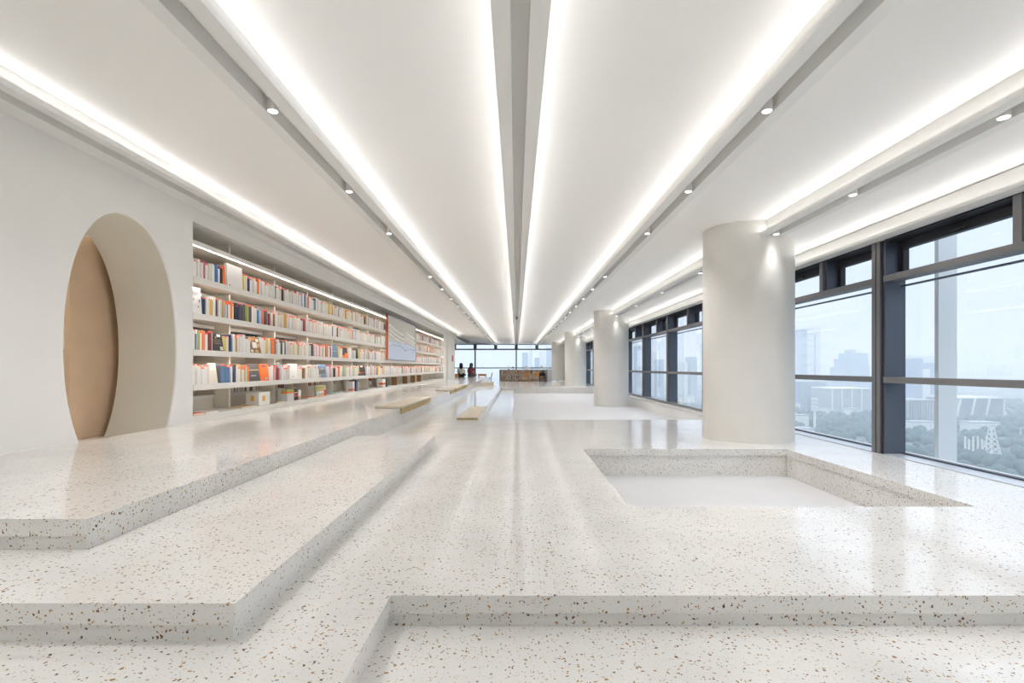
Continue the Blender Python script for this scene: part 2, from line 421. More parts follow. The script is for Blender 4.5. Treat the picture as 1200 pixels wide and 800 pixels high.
# ------------------------------------------------------------------ right windows
wn=[0]
def rwin(y0,y1,first):
    """one glazed bay from mullion y0 (near) to mullion y1 (far); frames are real depth"""
    wn[0]+=1
    low=y0>8
    zf=-.03 if low else 0.0
    r=thing('window_%d'%wn[0],None,None,(3.9,y0,0)); r['kind']='structure'
    X0,X1=3.80,4.02
    top=zH(R3H)+.03
    gz=zf+(.10 if low else .085)
    # mullion at far end: two pale fins, dark gap, deep side panel
    b=MB().box(X0,X0+.05,y1+.02,y1+.075,zf,top).box(X0+.004,X0+.05,y1-.045,y1+.01,zf,top)
    b.build('mullion_fin',ALU,r)
    MB().box(X0+.02,X1,y1-.08,y1-.05,zf,top).build('mullion_gap',ALUK,r)
    MB().box(X0+.05,X1+.02,y1-.05,y1+.07,zf,top).box(X0+.022,X1+.01,y1-.10,y1-.0801,zf,top).build('mullion_panel',ALUD,r)
    # transoms
    MB().box(X0,X0+.16,y0+.07,y1-.10,.743,.803).build('transom',ALU,r)
    MB().box(X0,X0+.16,y0+.07,y1-.10,1.787,1.848).build('transom',ALU,r)
    MB().box(X0+.01,X1+.02,y0+.07,y1-.10,top-.045,top+.01).build('head_rail',ALUK,r)
    # vent frame row with its own post and dark inner frame
    ym=y0+.95
    MB().box(X0,X1,ym+.0,ym+.07,1.848,top-.04).build('vent_post',ALU,r)
    MB().box(X0+.03,X1,ym-.035,ym-.001,1.848,top-.04).build('vent_post',ALUD,r)
    for a,c in ((y0+.07,ym-.035),(ym+.07,y1-.10)):
        fr=MB().box(X1-.05,X1+.01,a,c,top-.13,top-.04).box(X1-.05,X1+.01,a,a+.05,1.848,top-.13).box(X1-.05,X1+.01,c-.05,c,1.848,top-.13).box(X1-.05,X1+.01,a+.05,c-.05,1.848,1.87).build('vent_frame',ALUK,r)
    yh=(ym+.07+y1-.10)/2
    MB().box(X1-.10,X1-.05,yh-.05,yh+.05,top-.115,top-.09).box(X1-.12,X1-.10,yh-.14,yh+.02,top-.12,top-.105).build('vent_handle',BLACK,r)
    # sill
    MB().box(X0+.0,X1+.02,y0+.07,y1-.10,zf-.02,zf+.008).build('sill',ALUL,r)
    if low: MB().box(X0-.01,X0+.07,y0-.03,y1+.02,zf,zf+.075).build('bottom_rail',ALU,r)
    MB().box(X1-.03,X1+.02,y0+.07,y1-.10,zf+.008,zf+.022).box(X1-.03,X1+.02,y0+.07,y1-.10,1.74,1.752).build('glazing_bead',ALUD,r)
    # glass
    g=MB()
    g.add([(X1-.012,y0,zf),(X1-.012,y1,zf),(X1-.012,y1,top),(X1-.012,y0,top)],[(0,1,2,3)])
    g.build('pane',GLASS,r,fix=False)
Y0=5.4-2.5*4
k=0
while Y0+2.5*k<27.6:
    a=Y0+2.5*k; rwin(a,a+2.5,k==0); k+=1

# outer white pier beyond the glass
tag(MB().box(4.6,4.80,5.576,5.63,-20,8).build('facade_pier',mat('facade_white','eef0f2',.6)),'white vertical facade pier outside the nearest window','pier')

# far window wall
for i,(xa,xb) in enumerate(((-8.0,-6.44),(-6.44,-3.22),(-3.22,0),(0,3.22),(3.22,4.05))):
    r=thing('window_%d'%(wn[0]+1+i),None,None,((xa+xb)/2,YF,0)); r['kind']='structure'
    mx=(xa+xb)/2
    MB().box(xb-.05,xb+.05,YF,YF+.2,-.25,2.30).build('mullion',ALUD,r)
    MB().box(xb-.12,xb+.12,YF-.02,YF+.2,2.36,2.70).build('mullion',ALUD,r)
    if xb-xa>3: MB().box(mx-.12,mx+.12,YF-.02,YF+.2,2.36,2.70).build('vent_post',ALUD,r)
    MB().box(xa,xb,YF-.02,YF+.18,2.27,2.37).build('transom',ALUD,r)
    MB().box(xa,xb,YF-.02,YF+.18,.83,.905).build('transom',ALUD,r)
    MB().box(xa,xb,YF-.02,YF+.2,2.68,2.74).build('head_rail',ALUD,r)
    MB().box(xa,xb,YF-.02,YF+.2,-.27,-.20).build('bottom_rail',ALUD,r)
    g=MB(); g.add([(xa,YF+.1,-.2),(xb,YF+.1,-.2),(xb,YF+.1,2.7),(xa,YF+.1,2.7)],[(0,1,2,3)]); g.build('pane',GLASS,r,fix=False)

# ------------------------------------------------------------------ wall bookshelf
shelf=thing('wall_bookshelf','long built-in white bookshelf filling the wall beyond the arch','bookshelf',(XW,16,UZ))
SZ=dict(T=2.376,A=1.96,B=1.535,C=1.108,D=.703,E=.34)
BY0,BY1=5.90,26.25
for kx in 'TABCD':
    z=SZ[kx]; q=MB().box(XW+.0,-4.15,BY0,BY1,z-.055,z)
    if kx!='T': q.box(XW,XW-.008,BY0,BY1,z-.070,z-.0551)
    q.build('shelf_board',SHELFW,shelf)
MB().box(XW-.01,-4.42,BY0,BY1,UZ,SZ['E']).build('base_plinth',SHELFW,shelf)
for z in (.53,1.12,1.47,1.885): MB().box(-4.151,-4.42,BY0,BY1,z-.045,z).build('rear_shelf',SHELFW,shelf)
MB().box(-4.42,-4.455,BY0,BY1,UZ,NZ-.002).build('back_panel',SHELFB,shelf)
MB().box(-4.16,-4.175,BY0,BY1,SZ['E'],.485).build('rear_panel',SHELFB,shelf)
PY=1.313; ndiv=int((BY1-7.06)/PY)+1
zl=[(SZ['E'],SZ['D']-.055),(SZ['D'],SZ['C']-.055),(SZ['C'],SZ['B']-.055),(SZ['B'],SZ['A']-.055),(SZ['A'],SZ['T']-.055),(SZ['T'],NZ-.002)]
for k in range(ndiv):
    y=7.06+PY*k
    d=MB()
    for a,c in zl: d.box(-3.95,-4.15,y-.02,y+.02,a+.0005,c-.0005)
    d.build('divider',SHELFB,shelf)
    MB().box(-4.152,-4.419,y-.02,y+.02,SZ['E'],NZ-.003).build('rear_divider',SHELFB,shelf)
MB().box(-3.735,-3.7405,BY0,BY1,SZ['T']-.060,SZ['T']-.0555).build('led_strip',LEDS,shelf)
for kx in 'ABC': MB().box(-3.738,-3.746,BY0,BY1,SZ[kx]-.059,SZ[kx]-.0555).build('led_strip',LEDS2,shelf)

# books
PAL=[('white','efebe6'),('cream','e9e0cf'),('pale grey','d3d2d0'),('blush','ecd9d0'),('orange','f0702a'),('salmon','e5846a'),('red','c23a2e'),('burgundy','7c2f35'),
     ('blue','3f74b4'),('navy','26355a'),('steel blue','5d7796'),('sky blue','a9c8de'),('black','232327'),('charcoal','4c4a4b'),('yellow','e3b04a'),('pale yellow','eedc9a'),
     ('olive','a2a65c'),('mint','b4d2b4'),('dark green','2f5548'),('brown','8a6238'),('tan','c9a878'),('pink','c9637f')]
PAL=[(n,'%02x%02x%02x'%tuple(min(255,int(int(c[i:i+2],16)*.9+26)) for i in (0,2,4))) for n,c in PAL]
PM={n:mat('cover_'+n.replace(' ','_'),c,.55,spec=.3) for n,c in PAL}
PAGES=mat('paper_pages','efe8da',.9,spec=.1)
TAGM=mat('red_spine_tag','ff7f6c',.6)
def pick(r):
    u=r.random()
    if u<.80: return r.choice(['white','white','white','white','cream','pale grey','blush'])
    return r.choice([n for n,_ in PAL[4:]])
def book(y,t,d,h,z,colour,tagged,label,group,x=XW-.03,lean=0,parts=True):
    M=Matrix.Translation((0,y,z))@Matrix.Rotation(lean,4,'X')@Matrix.Translation((0,-y,-z))
    c=.0025
    bk=MB().box(x,x-c,y,y+t,z,z+h,0,M).box(x-c,x-d,y,y+c,z,z+h,0,M).box(x-c,x-d,y+t-c,y+t,z,z+h,0,M)
    o=bk.build('book',PM[colour]); tag(o,label,'book',group)
    MB().box(x-c,x-d+.004,y+c,y+t-c,z+.003,z+h-.003,0,M).build('pages',PAGES,o)
    if tagged: MB().box(x+.0012,x-.02,y-.0008,y+t+.0008,z+h-.018,z+h+.0008,0,M).build('spine_tag',TAGM,o)
    return o
rowname={'A':'top shelf','B':'second shelf','C':'third shelf','D':'fourth shelf'}
# hand placed face-out or special books: (row, px0, px1, ...)
def Yx(px,X=3.74): return f*X/(605-px)
special=[]
def faceout(row,px0,px1,hgt,mats,label,decor=None,lean=.16,cat='book',thick=.03):
    y0,y1=Yx(px0),Yx(px1); z=SZ[row]+.001; special.append((row,y0,y1))
    x=XW-.055
    o=MB(); M=Matrix.Translation((x,0,z))@Matrix.Rotation(-lean,4,'Y')@Matrix.Translation((-x,0,-z))
    o.box(x,x-.003,y0+.004,y1-.004,z,z+hgt,0,M).box(x-thick,x-thick-.003,y0+.004,y1-.004,z,z+hgt,0,M).box(x-.003,x-thick,y0+.004,y0+.007,z,z+hgt,0,M)
    ob=o.build('book',mats[0]); tag(ob,label,cat,'books shown cover outwards')
    MB().box(x-.003,x-thick,y0+.008,y1-.008,z+.004,z+hgt-.004,0,M).build('pages',PAGES,ob)
    for (u0,u1,v0,v1,mm) in (decor or []):
        w=y1-y0-.008
        MB().box(x+.001,x+.0001,y0+.004+u0*w,y0+.004+u1*w,z+v0*hgt,z+v1*hgt,0,M).build('cover_print',mm,ob)
    return ob
g=PM
faceout('A',270,288,.31,[g['white']],'tall pale white book shown cover outwards on the top book shelf',[(.1,.16,.06,.12,g['charcoal'])],.06)
faceout('B',228.5,240.5,.315,[g['white']],'white cover-out book with small sketches, beside the wall jamb',[(.3,.75,.62,.64,g['pale grey']),(.2,.28,.5,.56,g['charcoal']),(.75,.85,.45,.55,g['charcoal']),(.3,.4,.3,.36,g['pale grey']),(.6,.7,.25,.3,g['charcoal'])],.06)
faceout('C',252,266,.235,[g['black']],'black cover-out book with a white square and gold lettering bands',[(.55,.85,.78,.92,g['white']),(.25,.8,.6,.615,g['tan']),(.2,.85,.5,.515,g['tan']),(.25,.85,.4,.415,g['tan']),(.7,.95,.05,.25,g['cream']),(.8,.86,.1,.18,g['brown']),(.4,.5,.7,.78,g['tan'])],.16)
faceout('C',296,309,.235,[g['brown']],'ornate brown patterned cover-out book with white oval label',[(.05,.25,.7,.9,g['tan']),(.35,.5,.82,.95,g['orange']),(.65,.9,.72,.9,g['cream']),(.05,.2,.35,.5,g['navy']),(.75,.95,.4,.6,g['tan']),(.1,.3,.05,.2,g['cream']),(.5,.75,.05,.2,g['tan']),(.3,.7,.32,.68,g['white'])],.16)
faceout('D',249.5,259,.255,[g['cream']],'cream cover-out book leaning beside the blue book run',[(.2,.8,.6,.62,g['tan'])],.14)
faceout('D',294.5,308,.25,[g['charcoal']],'dark charcoal cover-out book with pale band beside the orange book',[(0,1,.62,.68,g['tan']),(.25,.7,.3,.34,g['pale grey'])],.16)
faceout('D',308.5,318,.25,[g['orange']],'bright orange cover-out book with a purple title strip',[(.15,.8,.83,.91,mat('cover_purple','5a3a6a',.6)),(.6,.9,.08,.18,g['sky blue'])],.1)
faceout('D',341,352,.26,[g['white']],'white cover-out book with a small dark emblem under red book tops',[(.4,.5,.15,.2,g['charcoal']),(.3,.6,.83,.86,g['pale grey'])],.08)
faceout('C',402,410,.25,[g['orange']],'orange and black diagonal cover-out book',[(.05,.95,.45,.93,g['black']),(.05,.5,.25,.45,g['black'])],.1)
faceout('D',375,385,.26,[g['steel blue']],'grey-blue cover-out book with a dark building picture',[(.15,.85,.3,.58,g['charcoal']),(.35,.65,.6,.72,g['tan']),(0,.3,0,.25,g['tan'])],.1)
faceout('D',421.5,430,.26,[g['black']],'black cover-out book with red stripe and tan edge',[(.0,.2,.2,.95,g['tan']),(.2,.95,.22,.32,g['red']),(.4,.7,.8,.93,g['white'])],.1)
faceout('C',390,398,.25,[g['steel blue']],'dusty blue cover-out book in the third shelf down',[(.2,.9,.5,.54,g['sky blue'])],.08)
faceout('E',373,385,.21,[g['tan']],'colourful picture book with red corner, standing on the bottom plinth',[(.0,.75,.72,.97,g['olive']),(.75,1,.05,.55,g['red']),(.1,.75,.32,.48,g['white']),(.0,.2,.1,.5,g['sky blue'])],.1)
# visible runs hand coloured from the photograph (start of each row), then random
runs={'A':['white']*6+['pink','white','pale grey','cream','white','white','blue','blue','white','black','orange','pale yellow','cream','navy','blue','white','cream','white'],
      'B':['navy','white','cream','yellow','white','navy','tan','white','pale grey','tan','sky blue','brown','white','orange','pale yellow','white','black','black','navy','charcoal','black','charcoal','charcoal','charcoal','olive','charcoal','black','white','white'],
      'C':['cream','white','steel blue','white','olive','white','orange','salmon','white','burgundy','cream','pale yellow','white','navy','steel blue','white','tan','brown']+['white']*9,
      'D':['white']*8+['blush','charcoal','steel blue','blue','steel blue','blue','navy','white','blue','charcoal','white','white','tan','white','white','tan','orange','mint','orange','white','white','red','sky blue','salmon']}
runs['A']+=['white','orange','white']+['white']*12; runs['B']+=['cream','white','navy','blue','sky blue','salmon','charcoal','burgundy','white']
made=[]
YSTUFF=9.35
bay_count={}
fill=MB(); fmats=[PM[n] for n,_ in PAL]+[PAGES,TAGM]; fidx={n:i for i,(n,_) in enumerate(PAL)}
NB_BOOKS=0
for row in 'ABCD':
    rr=random.Random(ord(row)); y=5.93; i=0; z=SZ[row]+.001
    sp=sorted([(a,c) for r_,a,c in special if r_==row])
    gap_to=SZ[{'A':'T','B':'A','C':'B','D':'C'}[row]]-.06-z
    while y<BY1-.06:
        hit=[c for a,c in sp if y<c and y+.045>a]
        if hit: y=max(hit)+.004; continue
        if 14.75<y<19.1 and row in 'ABC': y=19.1; continue
        colour=runs[row][i] if i<len(runs[row]) else pick(rr); i+=1
        t=rr.uniform(.022,.052); hh=rr.uniform(.18,.245); d=rr.uniform(.15,.195); x=XW-.022-rr.uniform(0,.03)
        tg=rr.random()<.5
        bay=0 if y<7.06 else 1+int((y-7.06)/PY)
        if y<YSTUFF:
            bay_count[(row,bay)]=bay_count.get((row,bay),0)+1
            thick='thick ' if t>.044 else ('thin ' if t<.029 else '')
            lab='%s%s book%s, %s from the arch end, %s bay, %s'%(thick,colour,' with red tag' if tg else '',ordw(bay_count[(row,bay)]),ordw(bay+1),rowname[row])
            book(y,t,d,hh,z,colour,tg,lab,'books on the '+rowname[row],x); NB_BOOKS+=1
        else:
            mi=fidx[colour]
            fill.box(x,x-d,y,y+t,z,z+hh,mi)
            fill.box(x-.003,x-d+.001,y+.003,y+t-.003,z+hh,z+hh+.0006,len(PAL))
            if tg and rr.random()<.6: fill.box(x+.001,x-.02,y-.0005,y+t+.0005,z+hh-.018,z+hh+.001,len(PAL)+1)
        y+=t+rr.choice([.001,.001,.002,.004])
        if rr.random()<.018: y+=rr.uniform(.05,.16)
# books on the rear shelves, seen through the gaps
rr=random.Random(3)
for z,ya,yb,hm in ((.531,5.95,26,.13),(1.22,6.1,12.0,.2)):
    if z>1: 
        continue
    y=ya
    while y<yb:
        if rr.random()<.10: y+=rr.uniform(.1,.4); continue
        t=rr.uniform(.02,.05); c=rr.choice(['white','brown','navy','orange','cream','charcoal','red','white','tan'])
        k=(y-7.06)%PY
        if k<.06 or k>PY-.09: y+=.05; continue
        fill.box(-4.19,-4.36,y,y+t,z,z+rr.uniform(.13,.165),fidx[c]); y+=t+.003
y=6.2
while y<10:
    t=rr.uniform(.02,.05); c=rr.choice(['black','brown','orange','red','white','dark green','tan','navy'])
    k=(y-7.06)%PY
    if k<.06 or k>PY-.09: y+=.05; continue
    fill.box(-4.19,-4.36,y,y+t,1.121,1.121+rr.uniform(.24,.29),fidx[c]); y+=t+.004

# bottom plinth items
def lying(px0,px1,X,h,colour,label,z=None,d=.2):
    y0,y1=Yx(px0,X),Yx(px1,X); z=SZ['E'] if z is None else z
    bk=MB().box(-X,-X-d,y0,y1,z+.0005,z+.004).box(-X,-X-d,y0,y1,z+h-.003,z+h).box(-X-d+.003,-X-d,y0,y1,z+.004,z+h-.003)
    o=bk.build('book',PM[colour]); tag(o,label,'book','books lying on the bottom plinth')
    MB().box(-X-.003,-X-d+.004,y0+.004,y1-.004,z+.004,z+h-.003).build('pages',PAGES,o); return o
lying(227,240,3.74,.022,'orange','orange book lying flat on the plinth next to the jamb')
lying(241,256,3.75,.02,'white','white book lying flat beside the orange one on the plinth')
lying(236,266,3.80,.018,'brown','brown edged book lying flat on the plinth, second from the jamb',z=SZ['E']+.0235,d=.15) if False else None
lying(283,301,3.76,.02,'tan','tan edged book lying flat in front of the white box')
lying(325,333,3.76,.016,'tan','tan book lying flat beneath the white globe')
lying(361,372,3.76,.02,'salmon','coral red book lying flat left of the colourful picture book')
lying(394,402,3.76,.018,'sky blue','pale blue book lying flat on the plinth past the picture book')
def wbox(px0,px1,h,label):
    y0,y1=Yx(px0),Yx(px1); z=SZ['E']
    t=thing('display_box',label,'box',(-3.8,(y0+y1)/2,z))
    MB().box(-3.76,-3.95,y0,y1,z+.0005,z+h).build('case',WHITE,t,bevel=.004)
    MB().box(-3.757,-3.7601,y0+(y1-y0)*.30,y0+(y1-y0)*.55,z+h*.33,z+h*.72).build('picture',PM['yellow'],t)
    MB().box(-3.83,-3.88,y0-.001,y0-.0001,z+h*.35,z+h*.75).build('picture',PM['yellow'],t)
wbox(305,318,.195,'white display box with a yellow picture on the bottom plinth')
def upright(px0,px1,h,c,label,band=None,x=-3.77):
    y0,y1=Yx(px0),Yx(px1); z=SZ['E']
    o=MB().box(x,x-.003,y0,y1,z+.0005,z+h).box(x-.003,x-.16,y0,y0+.003,z+.0005,z+h).box(x-.003,x-.16,y1-.003,y1,z+.0005,z+h).build('book',PM[c]); tag(o,label,'book','books standing on the bottom plinth')
    MB().box(x-.003,x-.155,y0+.003,y1-.003,z+.003,z+h-.003).build('pages',PAGES,o)
    for v0,v1,cc in band or []: MB().box(x+.001,x-.1,y0-.001,y1+.001,z+h*v0,z+h*v1).build('cover_print',PM[cc],o)
upright(338.5,346.5,.195,'pale grey','pale grey book with orange and green top band on the plinth',[(.66,.8,'orange'),(.8,1.003,'olive')])
upright(347.2,351,.20,'black','black book with a red band standing on the bottom plinth',[(.3,.5,'red'),(.6,.7,'tan')])
upright(352,354.5,.17,'white','narrow white book beside the red-banded black one on the plinth',[(0.02,.35,'tan')])
upright(415,417,.24,'white','thin white book standing on the plinth before the navy one',[(.1,.3,'salmon')])
upright(418.5,420.5,.26,'navy','navy book standing alone on the bottom plinth',None)
upright(449.5,453,.24,'white','white book with orange dot, on the plinth below the panel',[(.3,.55,'orange')])
upright(454,455.5,.25,'charcoal','thin charcoal book next to the orange-dotted one on the plinth')
for nm,px in (('first',466),('second',478),('third',487),('fourth',494)):
    upright(px,px+.45,.26,'brown',"dark brown book on the plinth beyond the art panel's near edge, %s of four"%nm,None)
for i,(row,px,lab) in enumerate((('D',325,'small white globe above the book tops on the fourth shelf'),('E',325,'small white globe ornament on the bottom plinth beside the box'),('E',434,'white dome ornament on the bottom plinth far along'),('D',434.5,'white globe ornament on the fourth shelf far along'))):
    y=Yx(px,4.02); z=SZ[row]; r=.05; hz=.30 if row=='D' else .17
    t=thing('globe_ornament',lab,'ornament',(-4.03,y,z))
    MB().cyl((-4.03,y),.035,z+.0005,z+.012,16).cyl((-4.03,y),.012,z+.012,z+hz-.08,12).build('stand',WHITE,t)
    MB().ball((-4.03,y,z+hz-.04),.048).build('globe',WHITE,t)

# art panel in front of the shelves
PY0,PY1=f*3.66/150.5,f*3.66/117.5
ap=thing('art_panel','square framed art panel of white wave lines hung before the bookshelf','panel',(-3.68,(PY0+PY1)/2,1.1))
zb,zt_=1.115,2.42
MB().box(-3.715,-3.672,PY0+.03,PY1-.03,zb+.03,zt_-.03).build('board',[mat('art_cream','cbc7c0',.8)],ap)
MB().box(-3.672,-3.668,PY0+.03,PY1-.03,zb+.03,zb+.03+(zt_-zb)*.42).build('lower_field',mat('art_pale_blue','cfd9ea',.8),ap)
MB().box(-3.716,-3.655,PY0,PY0+.03,zb,zt_).build('edge_strip',mat('rust_edge','a9552f',.6),ap)
MB().box(-3.716,-3.655,PY0+.03,PY1-.03,zt_-.03,zt_).box(-3.716,-3.655,PY0+.03,PY1-.03,zb,zb+.03).box(-3.716,-3.655,PY1-.03,PY1,zb,zt_).build('frame',mat('frame_blue_grey','8c94a8',.5),ap)
W=PY1-PY0; H_=zt_-zb
def line(pts,r,m,n='wave_line'):
    P=[]
    for (a,c),(d,e) in zip(pts,pts[1:]):
        for k in range(6): P.append((-3.685 if m is WHITE else -3.672,PY0+W*(a+(d-a)*k/6),zb+H_*(c+(e-c)*k/6)))
    P.append((-3.685 if m is WHITE else -3.672,PY0+W*pts[-1][0],zb+H_*pts[-1][1]))
    MB().tube(P,r,6).build(n,m,ap)
for dz in (0,-.115,-.20):
    line([(.03,.80+dz),(.2,.72+dz),(.4,.66+dz),(.52,.645+dz),(.62,.76+dz*.9),(.70,.69+dz),(.85,.645+dz),(.96,.61+dz)],.036,WHITE)
    line([(.03,.775+dz),(.2,.695+dz),(.4,.635+dz),(.53,.615+dz),(.62,.73+dz*.9),(.70,.665+dz),(.85,.615+dz),(.96,.585+dz)],.009,mat('art_grey_%d'%int(-dz*100),'d0cdc8',.8))
AG=mat('art_steel','b4bbc6',.8)
line([(.05,.30),(.15,.36),(.4,.355),(.5,.31),(.58,.25),(.66,.30),(.8,.32),(.96,.31)],.018,AG)
line([(.05,.43),(.4,.43),(.96,.43)],.012,AG); line([(.37,.43),(.38,.36)],.016,AG); line([(.88,.41),(.87,.2)],.012,AG)

# ------------------------------------------------------------------ felt seat pads
def lpad(y0,y1,label,group,x0=-2.19,x1=UX,z=UZ,t=.032,flap=.085):
    r=thing('seat_pad',label,'seat pad',((x0+x1)/2,y0,z),group)
    MB().box(x0,x1+t,y0+.004,y1-.004,z+.0008,z+t).build('pad_top',PADM,r,bevel=.008)
    MB().box(x1+.0008,x1+t,y0+.004,y1-.004,z-flap,z+.0005).build('pad_flap',PADE,r,bevel=.006)
for i in range(6):
    lpad(7.94+.443*i,7.94+.443*(i+1),'beige felt seat pad folded over the platform edge, %s in the nearest row'%ordw(i+1),'seat pads in the nearest row')
lpad(13.9,14.75,'beige felt seat pad lying alone between two rows on the platform edge','seat pads farther back')
for i in range(6):
    lpad(15.1+.58*i,15.1+.58*(i+1),'beige felt seat pad on the platform edge, %s in the farther row'%ordw(i+1),'seat pads in the farther row')
r=thing('seat_pad','flat beige felt pad on the terrazzo ledge beside the sunken strip','seat pad',(-.87,8.84,0))
MB().box(-1.03,-.66,8.86,11.5,.001,.03).build('pad_top',PADM,r,bevel=.008)
MB().box(-1.03,-.66,8.852,8.8595,.001,.028).build('pad_edge',PADE,r)
r=thing('low_block','low beige block seat standing on the far terrazzo floor','seat',(-1.43,25,0))
MB().box(-1.75,-1.125,25,25.6,.001,.15).build('base',PADM,r,bevel=.01); MB().box(-1.75,-1.125,25,25.6,.1502,.19).build('cushion',PADM,r,bevel=.012)

# ------------------------------------------------------------------ far end furniture and people
LB=thing('low_bookcase','low open bookcase with colourful contents below the far windows','bookcase',(.5,36,-.285))
x0,x1,zb,zt_=-1.14,2.16,-.284,.755
b=MB().box(x0,x1,36.0,36.35,zt_-.03,zt_).box(x0,x1,36.0,36.35,zb,zb+.03)
b.build('top_and_base',SHELFW,LB); MB().box(x0,x1,36.34,36.36,zb+.03,zt_-.03).build('back_panel',WHITE,LB)
MB().box(x0-.04,x0,35.98,36.36,zb,zt_).build('end_panel',mat('slate_end','5c6470',.6),LB); MB().box(x1,x1+.35,36.0,36.35,zb,zt_).build('end_cabinet',mat('pale_grey_cab','c9ccd0',.6),LB)
for k in range(1,7): MB().box(x0+k*.471-.01,x0+k*.471+.01,36.0,36.34,zb+.03,zt_-.03).build('divider',SHELFW,LB)
for z in (.05,.40): MB().box(x0,x1,36.01,36.34,z,z+.02).build('shelf_board',SHELFW,LB)
rr=random.Random(11); n=0
for z in (zb+.031,.071,.421):
    x=x0+.03; 
    while x<x1-.06:
        w=rr.uniform(.03,.07); c=rr.choice(['brown','cream','charcoal','tan','white','cream','orange','cream','white','burgundy','tan','pale grey'])
        q=(x-x0)%.471
        if q<.02 or q+w>.455: x+=.04; continue
        if rr.random()<.22: x+=w; continue
        fill.box(x,x+w,36.04,36.2,z,z+rr.uniform(.17,.27),fidx[c])
        x+=w+.004
o=fill.build('books',fmats); tag(o,'massed smaller books beyond the nearest bays, mostly white with bright spines','books',None,'stuff')
LEAF=mat('plant_leaf','55704a',.6); LEAFD=mat('plant_leaf_dark','26352f',.6); POT=mat('pot_white','e6e3dd',.5)
def plant(x,y,z,h,label,pot,leafm,nl=14,spread=.12,seed=1,lw=.03):
    t=thing('potted_plant',label,'plant',(x,y,z)); r_=random.Random(seed); ph=h*.38
    MB().cyl((x,y),h*.13,z+.001,z+ph,16,r1=h*.17).build('pot',pot,t)
    MB().cyl((x,y),.01,z+ph-.01,z+h*.7,8).build('stem',LEAF,t)
    L=MB()
    for k in range(nl):
        a=2*math.pi*k/nl+r_.uniform(-.3,.3); s=spread*r_.uniform(.6,1.1); zz=z+h*r_.uniform(.45,.75); z2=zz+h*r_.uniform(-.05,.3)
        p0=Vector((x,y,zz)); p1=Vector((x+s*math.cos(a),y+s*math.sin(a),z2)); mid=(p0+p1)/2+Vector((0,0,.03*h)); u=Vector((-math.sin(a),math.cos(a),0))*lw
        L.add([p0,mid+u,p1,mid-u,mid+Vector((0,0,.008))],[(0,1,4),(1,2,4),(2,3,4),(3,0,4)])
    L.build('leaves',leafm,t)
plant(-.24,36.15,.756,.22,'small green plant in white pot on the far bookcase',POT,LEAF,seed=2)
plant(1.78,36.15,.756,.30,'thin green plant on the far bookcase end, white pot',POT,LEAF,seed=3,spread=.1)
t=thing('vase','cream bottle vase at the end of the far bookcase top','vase',(-.54,36.15,.756))
MB().cyl((-.54,36.15),.06,.757,.9,16,r1=.06).cyl((-.54,36.15),.06,.9,.97,16,r1=.02).build('body',POT,t); MB().cyl((-.54,36.15),.02,.97,1.06,12).build('neck',POT,t)
t=thing('vase','squat pale pink vase on the middle of the far bookcase','vase',(.75,36.15,.756))
MB().cyl((.75,36.15),.07,.757,.85,16,r1=.11).cyl((.75,36.15),.11,.85,.97,16,r1=.06).build('body',PM['blush'],t); MB().cyl((.75,36.15),.06,.97,1.0,16,r1=.075).build('rim',PM['blush'],t)
t=thing('ornament','blue zigzag ornament on the far bookcase top','ornament',(1.15,36.15,.756))
MB().box(1.05,1.25,36.1,36.2,.757,.785).build('base',PM['steel blue'],t); MB().tube([(1.06,36.15,.786),(1.12,36.15,.93),(1.17,36.15,.81),(1.23,36.15,.96)],.02).build('figure',PM['blue'],t)
t=thing('vase','white slim jar near the pale end cabinet of far bookcase','vase',(2.2,36.15,.756))
MB().cyl((2.2,36.15),.05,.757,.90,14).build('body',POT,t); MB().cyl((2.2,36.15),.03,.90,.97,12).build('neck',POT,t)

WOODC=mat('light_oak','d09a5c',.5); WOODT=mat('tan_wood','b08c6a',.5)
def chair(x,y,z,label,m,seatm,face=0,group=None,arms=False):
    t=thing('wooden_chair',label,'chair',(x,y,z),group); c,s=math.cos(face),math.sin(face)
    M=Matrix.Translation((x,y,z))@Matrix.Rotation(face,4,'Z')
    MB().box(-.22,.22,-.21,.21,.42,.455,0,M).build('seat',seatm,t,bevel=.01)
    for sx in (-1,1):
        MB().tube([M@Vector((sx*.2,.19,.0)),M@Vector((sx*.19,.18,.42))],.022).build('leg',m,t)
        MB().tube([M@Vector((sx*.2,-.22,.0)),M@Vector((sx*.19,-.2,.45)),M@Vector((sx*.18,-.27,.82))],.022).build('leg',m,t)
    MB().tube([M@Vector((-.19,-.26,.78)),M@Vector((0,-.30,.80)),M@Vector((.19,-.26,.78))],.028).box(-.17,.17,-.285,-.262,.58,.76,0,M).build('backrest',m,t)
chair(-1.95,35.6,-.285,'tan wooden chair standing alone near the far window',WOODT,WOODT,math.pi/2)
chair(.72,35.2,-.285,'orange wooden chair before the low bookcase, nearest its middle',WOODC,WOODC,math.pi,'chairs before the far bookcase')
chair(1.26,35.4,-.285,'orange wooden chair before the low bookcase, second from its middle',WOODC,WOODC,math.pi*.8,'chairs before the far bookcase')
chair(1.82,35.5,-.285,'black chair standing before the low bookcase end',BLACK,BLACK,math.pi,'chairs before the far bookcase')
